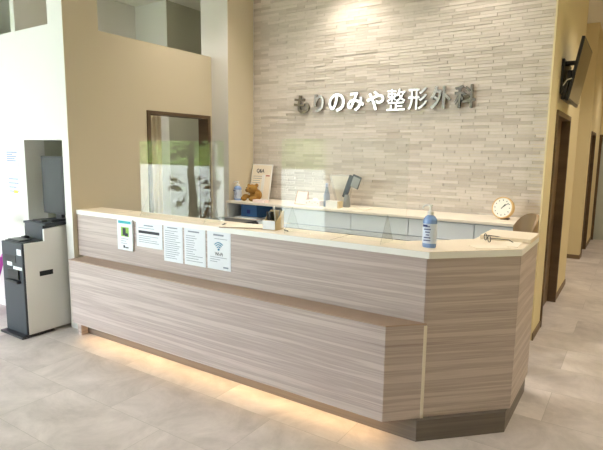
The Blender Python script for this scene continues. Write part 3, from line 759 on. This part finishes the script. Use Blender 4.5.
# ------------------------------------------------------------------ plant and hedge by the windows (mirrored in the acrylic)
PX = -6.32
g = thing('potted_tree', (PX, -1.1, 0), 'tall potted tree standing by the window', 'potted plant')
MB().lathe([(.15, 0), (.2, .30), (.21, .32), (.17, .32)], (PX, -1.1, 0)).build('pot', 'pot', g, True)
MB().tube([(PX, -1.1, .3), (PX+.02, -1.1, .7), (PX-.03, -1.1, 1.1), (PX+.02, -1.1, 1.9)], [.085, .07, .06, .03], 12).build('trunk', 'stem', g, True)
b = MB()
for (dx, dy, z, sp, nn) in ((-.33, .1, .95, .20, 16), (.30, -.1, .95, .22, 16), (.28, .1, .55, .24, 15), (-.30, 0, .62, .13, 6), (.2, 0, .40, .2, 9), (-.2, 0, 1.5, .3, 26), (.25, 0, 1.7, .3, 26), (0, 0, 2.1, .3, 26)):
    b.tube([(PX, -1.1, z-.08), (PX+dx*.6, -1.1+dy*.6, z+.02), (PX+dx*1.2, -1.1+dy, z)], .006, 5)
    for k in range(nn):
        a = random.random()*2*PI
        c = Vector((PX+dx+sp*random.uniform(-1, 1), -1.1+dy+random.uniform(-.1, .1), z+random.uniform(-.11, .11))); d = Vector((math.cos(a), .4*math.sin(a), random.uniform(-.7, .1))).normalized()
        sd = d.cross(Vector((0, 1, 0))).normalized(); w = random.uniform(.024, .036); L_ = random.uniform(.11, .18)
        b.quad(c-d*L_*.5, c+sd*w, c+d*L_*.5, c-sd*w)
b.build('foliage', 'leaf', g)
hb = MB()
for k in range(26000):
    c = Vector((random.uniform(-17, 3), -6.5+random.uniform(-.45, .45), random.random()**.8*2.25)); n1 = Vector((random.gauss(0, 1), random.gauss(0, 1), random.gauss(0, 1))).normalized()
    n2 = n1.orthogonal().normalized(); w = random.uniform(.05, .10)
    hb.bm.faces.new([hb.bm.verts.new(c+v) for v in (n1*w, n2*w*.6, -n1*w, -n2*w*.6)])
hb.box(-17, 3, -7.1, -6.9, 0, 2.3)
o = hb.build('garden_hedge', 'hedge'); tag(o, 'green clipped hedge in the garden outside the windows', 'hedge'); o['kind'] = 'stuff'

# curtain inside the doorway
b = MB(); n = 40; V = []
for i in range(n+1):
    u = i/n; y = 3.34+.25*u; x = -4.05+.022*math.sin(u*30)
    V.append([b.bm.verts.new((x, y, .05)), b.bm.verts.new((x, y, 1.98))])
for i in range(n): b.bm.faces.new((V[i][0], V[i+1][0], V[i+1][1], V[i][1]))
o = b.build('door_curtain', 'curtain', None, True); tag(o, 'cream pleated curtain hanging inside the dark framed doorway', 'curtain')
md = o.modifiers.new('s', 'SOLIDIFY'); md.thickness = .003
MB().tube([(-4.05, 3.25, 1.99), (-4.05, 4.05, 1.99)], .01, 8).build('curtain_rail', 'chrome', o)
# ------------------------------------------------------------------ lamps
def downlight(x, y, power, col, label, spot=115, blend=.8, size=.05, lit=True):
    g = thing('ceiling_downlight', (x, y, CZ), label, 'ceiling lamp')
    MB().lathe([(.075, 0), (.075, -.006), (.058, -.008), (.056, 0)], (x, y, CZ), 24).build('trim_ring', 'pump', g, True)
    MB().lathe([(.054, -.001), (.054, -.004)], (x, y, CZ), 24).build('lamp_disc', 'lamp', g, True)
    l = bpy.data.lights.new('downlight_lamp', 'SPOT'); l.energy = power; l.color = col; l.spot_size = math.radians(spot); l.spot_blend = blend; l.shadow_soft_size = size
    o = bpy.data.objects.new('downlight_lamp', l); COL.objects.link(o); o.parent = g; o.location = (0, 0, -.02)
WARM = (1, .90, .78)
WARM2 = (1, .93, .87)
downlight(-2.35, 4.12, 34, WARM, 'warm ceiling downlight before the middle of the stone wall')
downlight(-1.2, 4.05, 18, WARM, 'warm ceiling downlight before the right of the stone wall')
downlight(-3.2, 3.6, 24, WARM, 'warm ceiling downlight beside the column')
downlight(-1.9, 3.2, 40, WARM2, 'warm ceiling downlight over the staff side of the counter')
downlight(-.15, 1.6, 12, WARM2, 'warm ceiling downlight at the corridor mouth, nearest the camera')
downlight(.3, 3.6, 45, WARM, 'warm ceiling downlight beside the counter end')
downlight(.25, 5.6, 45, WARM, 'warm ceiling downlight in front of the first corridor door')
downlight(.25, 7.5, 40, WARM, 'warm ceiling downlight at the side hall crossing')
downlight(.25, 9.6, 36, WARM, 'warm ceiling downlight at the corridor end')
downlight(-4.6, 3.9, 32, (1, .95, .82), 'ceiling downlight in the office behind the doorway')
downlight(-4.6, 3.3, 12, (1, .95, .82), 'ceiling downlight in the office behind the high opening')
downlight(-4.3, 5.8, 14, (1, .9, .75), 'ceiling downlight deep in the back office')
downlight(-1.8, 7.5, 24, WARM, 'warm ceiling downlight in the side hall')
# air grille high on corridor ceiling end
o = MB().box(-.42, -.1, 7.9, 8.2, CZ-.012, CZ).build('ceiling_vent', 'ledge'); tag(o, 'tan ceiling air vent at the top right over the corridor', 'vent')
# led light under the counter
l = bpy.data.lights.new('led_light', 'AREA'); l.shape = 'RECTANGLE'; l.size = 2.55; l.size_y = .02; l.energy = 1.25; l.color = (1, .70, .36)
o = bpy.data.objects.new('led_light', l); COL.objects.link(o); o.parent = R; o.location = (-2.30+2.2, 2.36-2.7, ZK-.008)
# daylight guides at the windows
for x0, x1, z1 in ((-9.0, -6.74, 2.35), (-6.68, -4.2, 3.12)):
    l = bpy.data.lights.new('portal', 'AREA'); l.shape = 'RECTANGLE'; l.size = x1-x0; l.size_y = z1-1.25; l.cycles.is_portal = True
    o = bpy.data.objects.new('window_portal', l); COL.objects.link(o); o.location = ((x0+x1)/2, -2.12, (z1+1.25)/2); o.rotation_euler = (PI/2, 0, 0)
l = bpy.data.lights.new('hedge_sun', 'SUN'); l.energy = 15; l.angle = .02; l.color = (1, .96, .88)  # added, aimed over the roof to brighten the hedge
o = bpy.data.objects.new('hedge_sun', l); COL.objects.link(o); o.rotation_euler = Vector((.35, -1, -1.0)).to_track_quat('-Z', 'Y').to_euler()
w = bpy.data.worlds.new('daylight'); SC.world = w; w.use_nodes = True
bg = w.node_tree.nodes['Background']; bg.inputs[0].default_value = (.83, .91, 1, 1); bg.inputs[1].default_value = 8.0

# ------------------------------------------------------------------ camera
yaw, pitch, roll = -0.57888278, 0.14134467, -0.01275666
f = Vector((math.sin(yaw)*math.cos(pitch), math.cos(yaw)*math.cos(pitch), -math.sin(pitch)))
r = Vector((math.cos(yaw), -math.sin(yaw), 0)); d = f.cross(r)
c, s = math.cos(roll), math.sin(roll)
right = c*r+s*d; down = -s*r+c*d
cam = bpy.data.cameras.new('camera'); cam.sensor_width = 36; cam.lens = 508.794/603*36; cam.clip_start = .05
co = bpy.data.objects.new('camera', cam); COL.objects.link(co)
mw = Matrix((right, -down, -f)).transposed().to_4x4(); mw.translation = (0, 0, 1.5)
co.matrix_world = mw
SC.camera = co

# ------------------------------------------------------------------ bring the layout to metres
done = set()
for o in bpy.data.objects:
    o.location = o.location*S
    if o.type == 'MESH' and o.data.name not in done:
        done.add(o.data.name); o.data.transform(Matrix.Scale(S, 4))
    for md in o.modifiers:
        if md.type == 'REMESH': md.voxel_size *= S
for l in bpy.data.lights:
    if l.type == 'AREA': l.size *= S; l.size_y *= S

SC.view_settings.view_transform = 'Standard'; SC.view_settings.look = 'None'; SC.view_settings.gamma = 1
SC.view_settings.use_curve_mapping = False; SC.view_settings.exposure = 1.12
SC.cycles.max_bounces = 10; SC.cycles.transparent_max_bounces = 16; SC.cycles.diffuse_bounces = 5; SC.cycles.glossy_bounces = 4
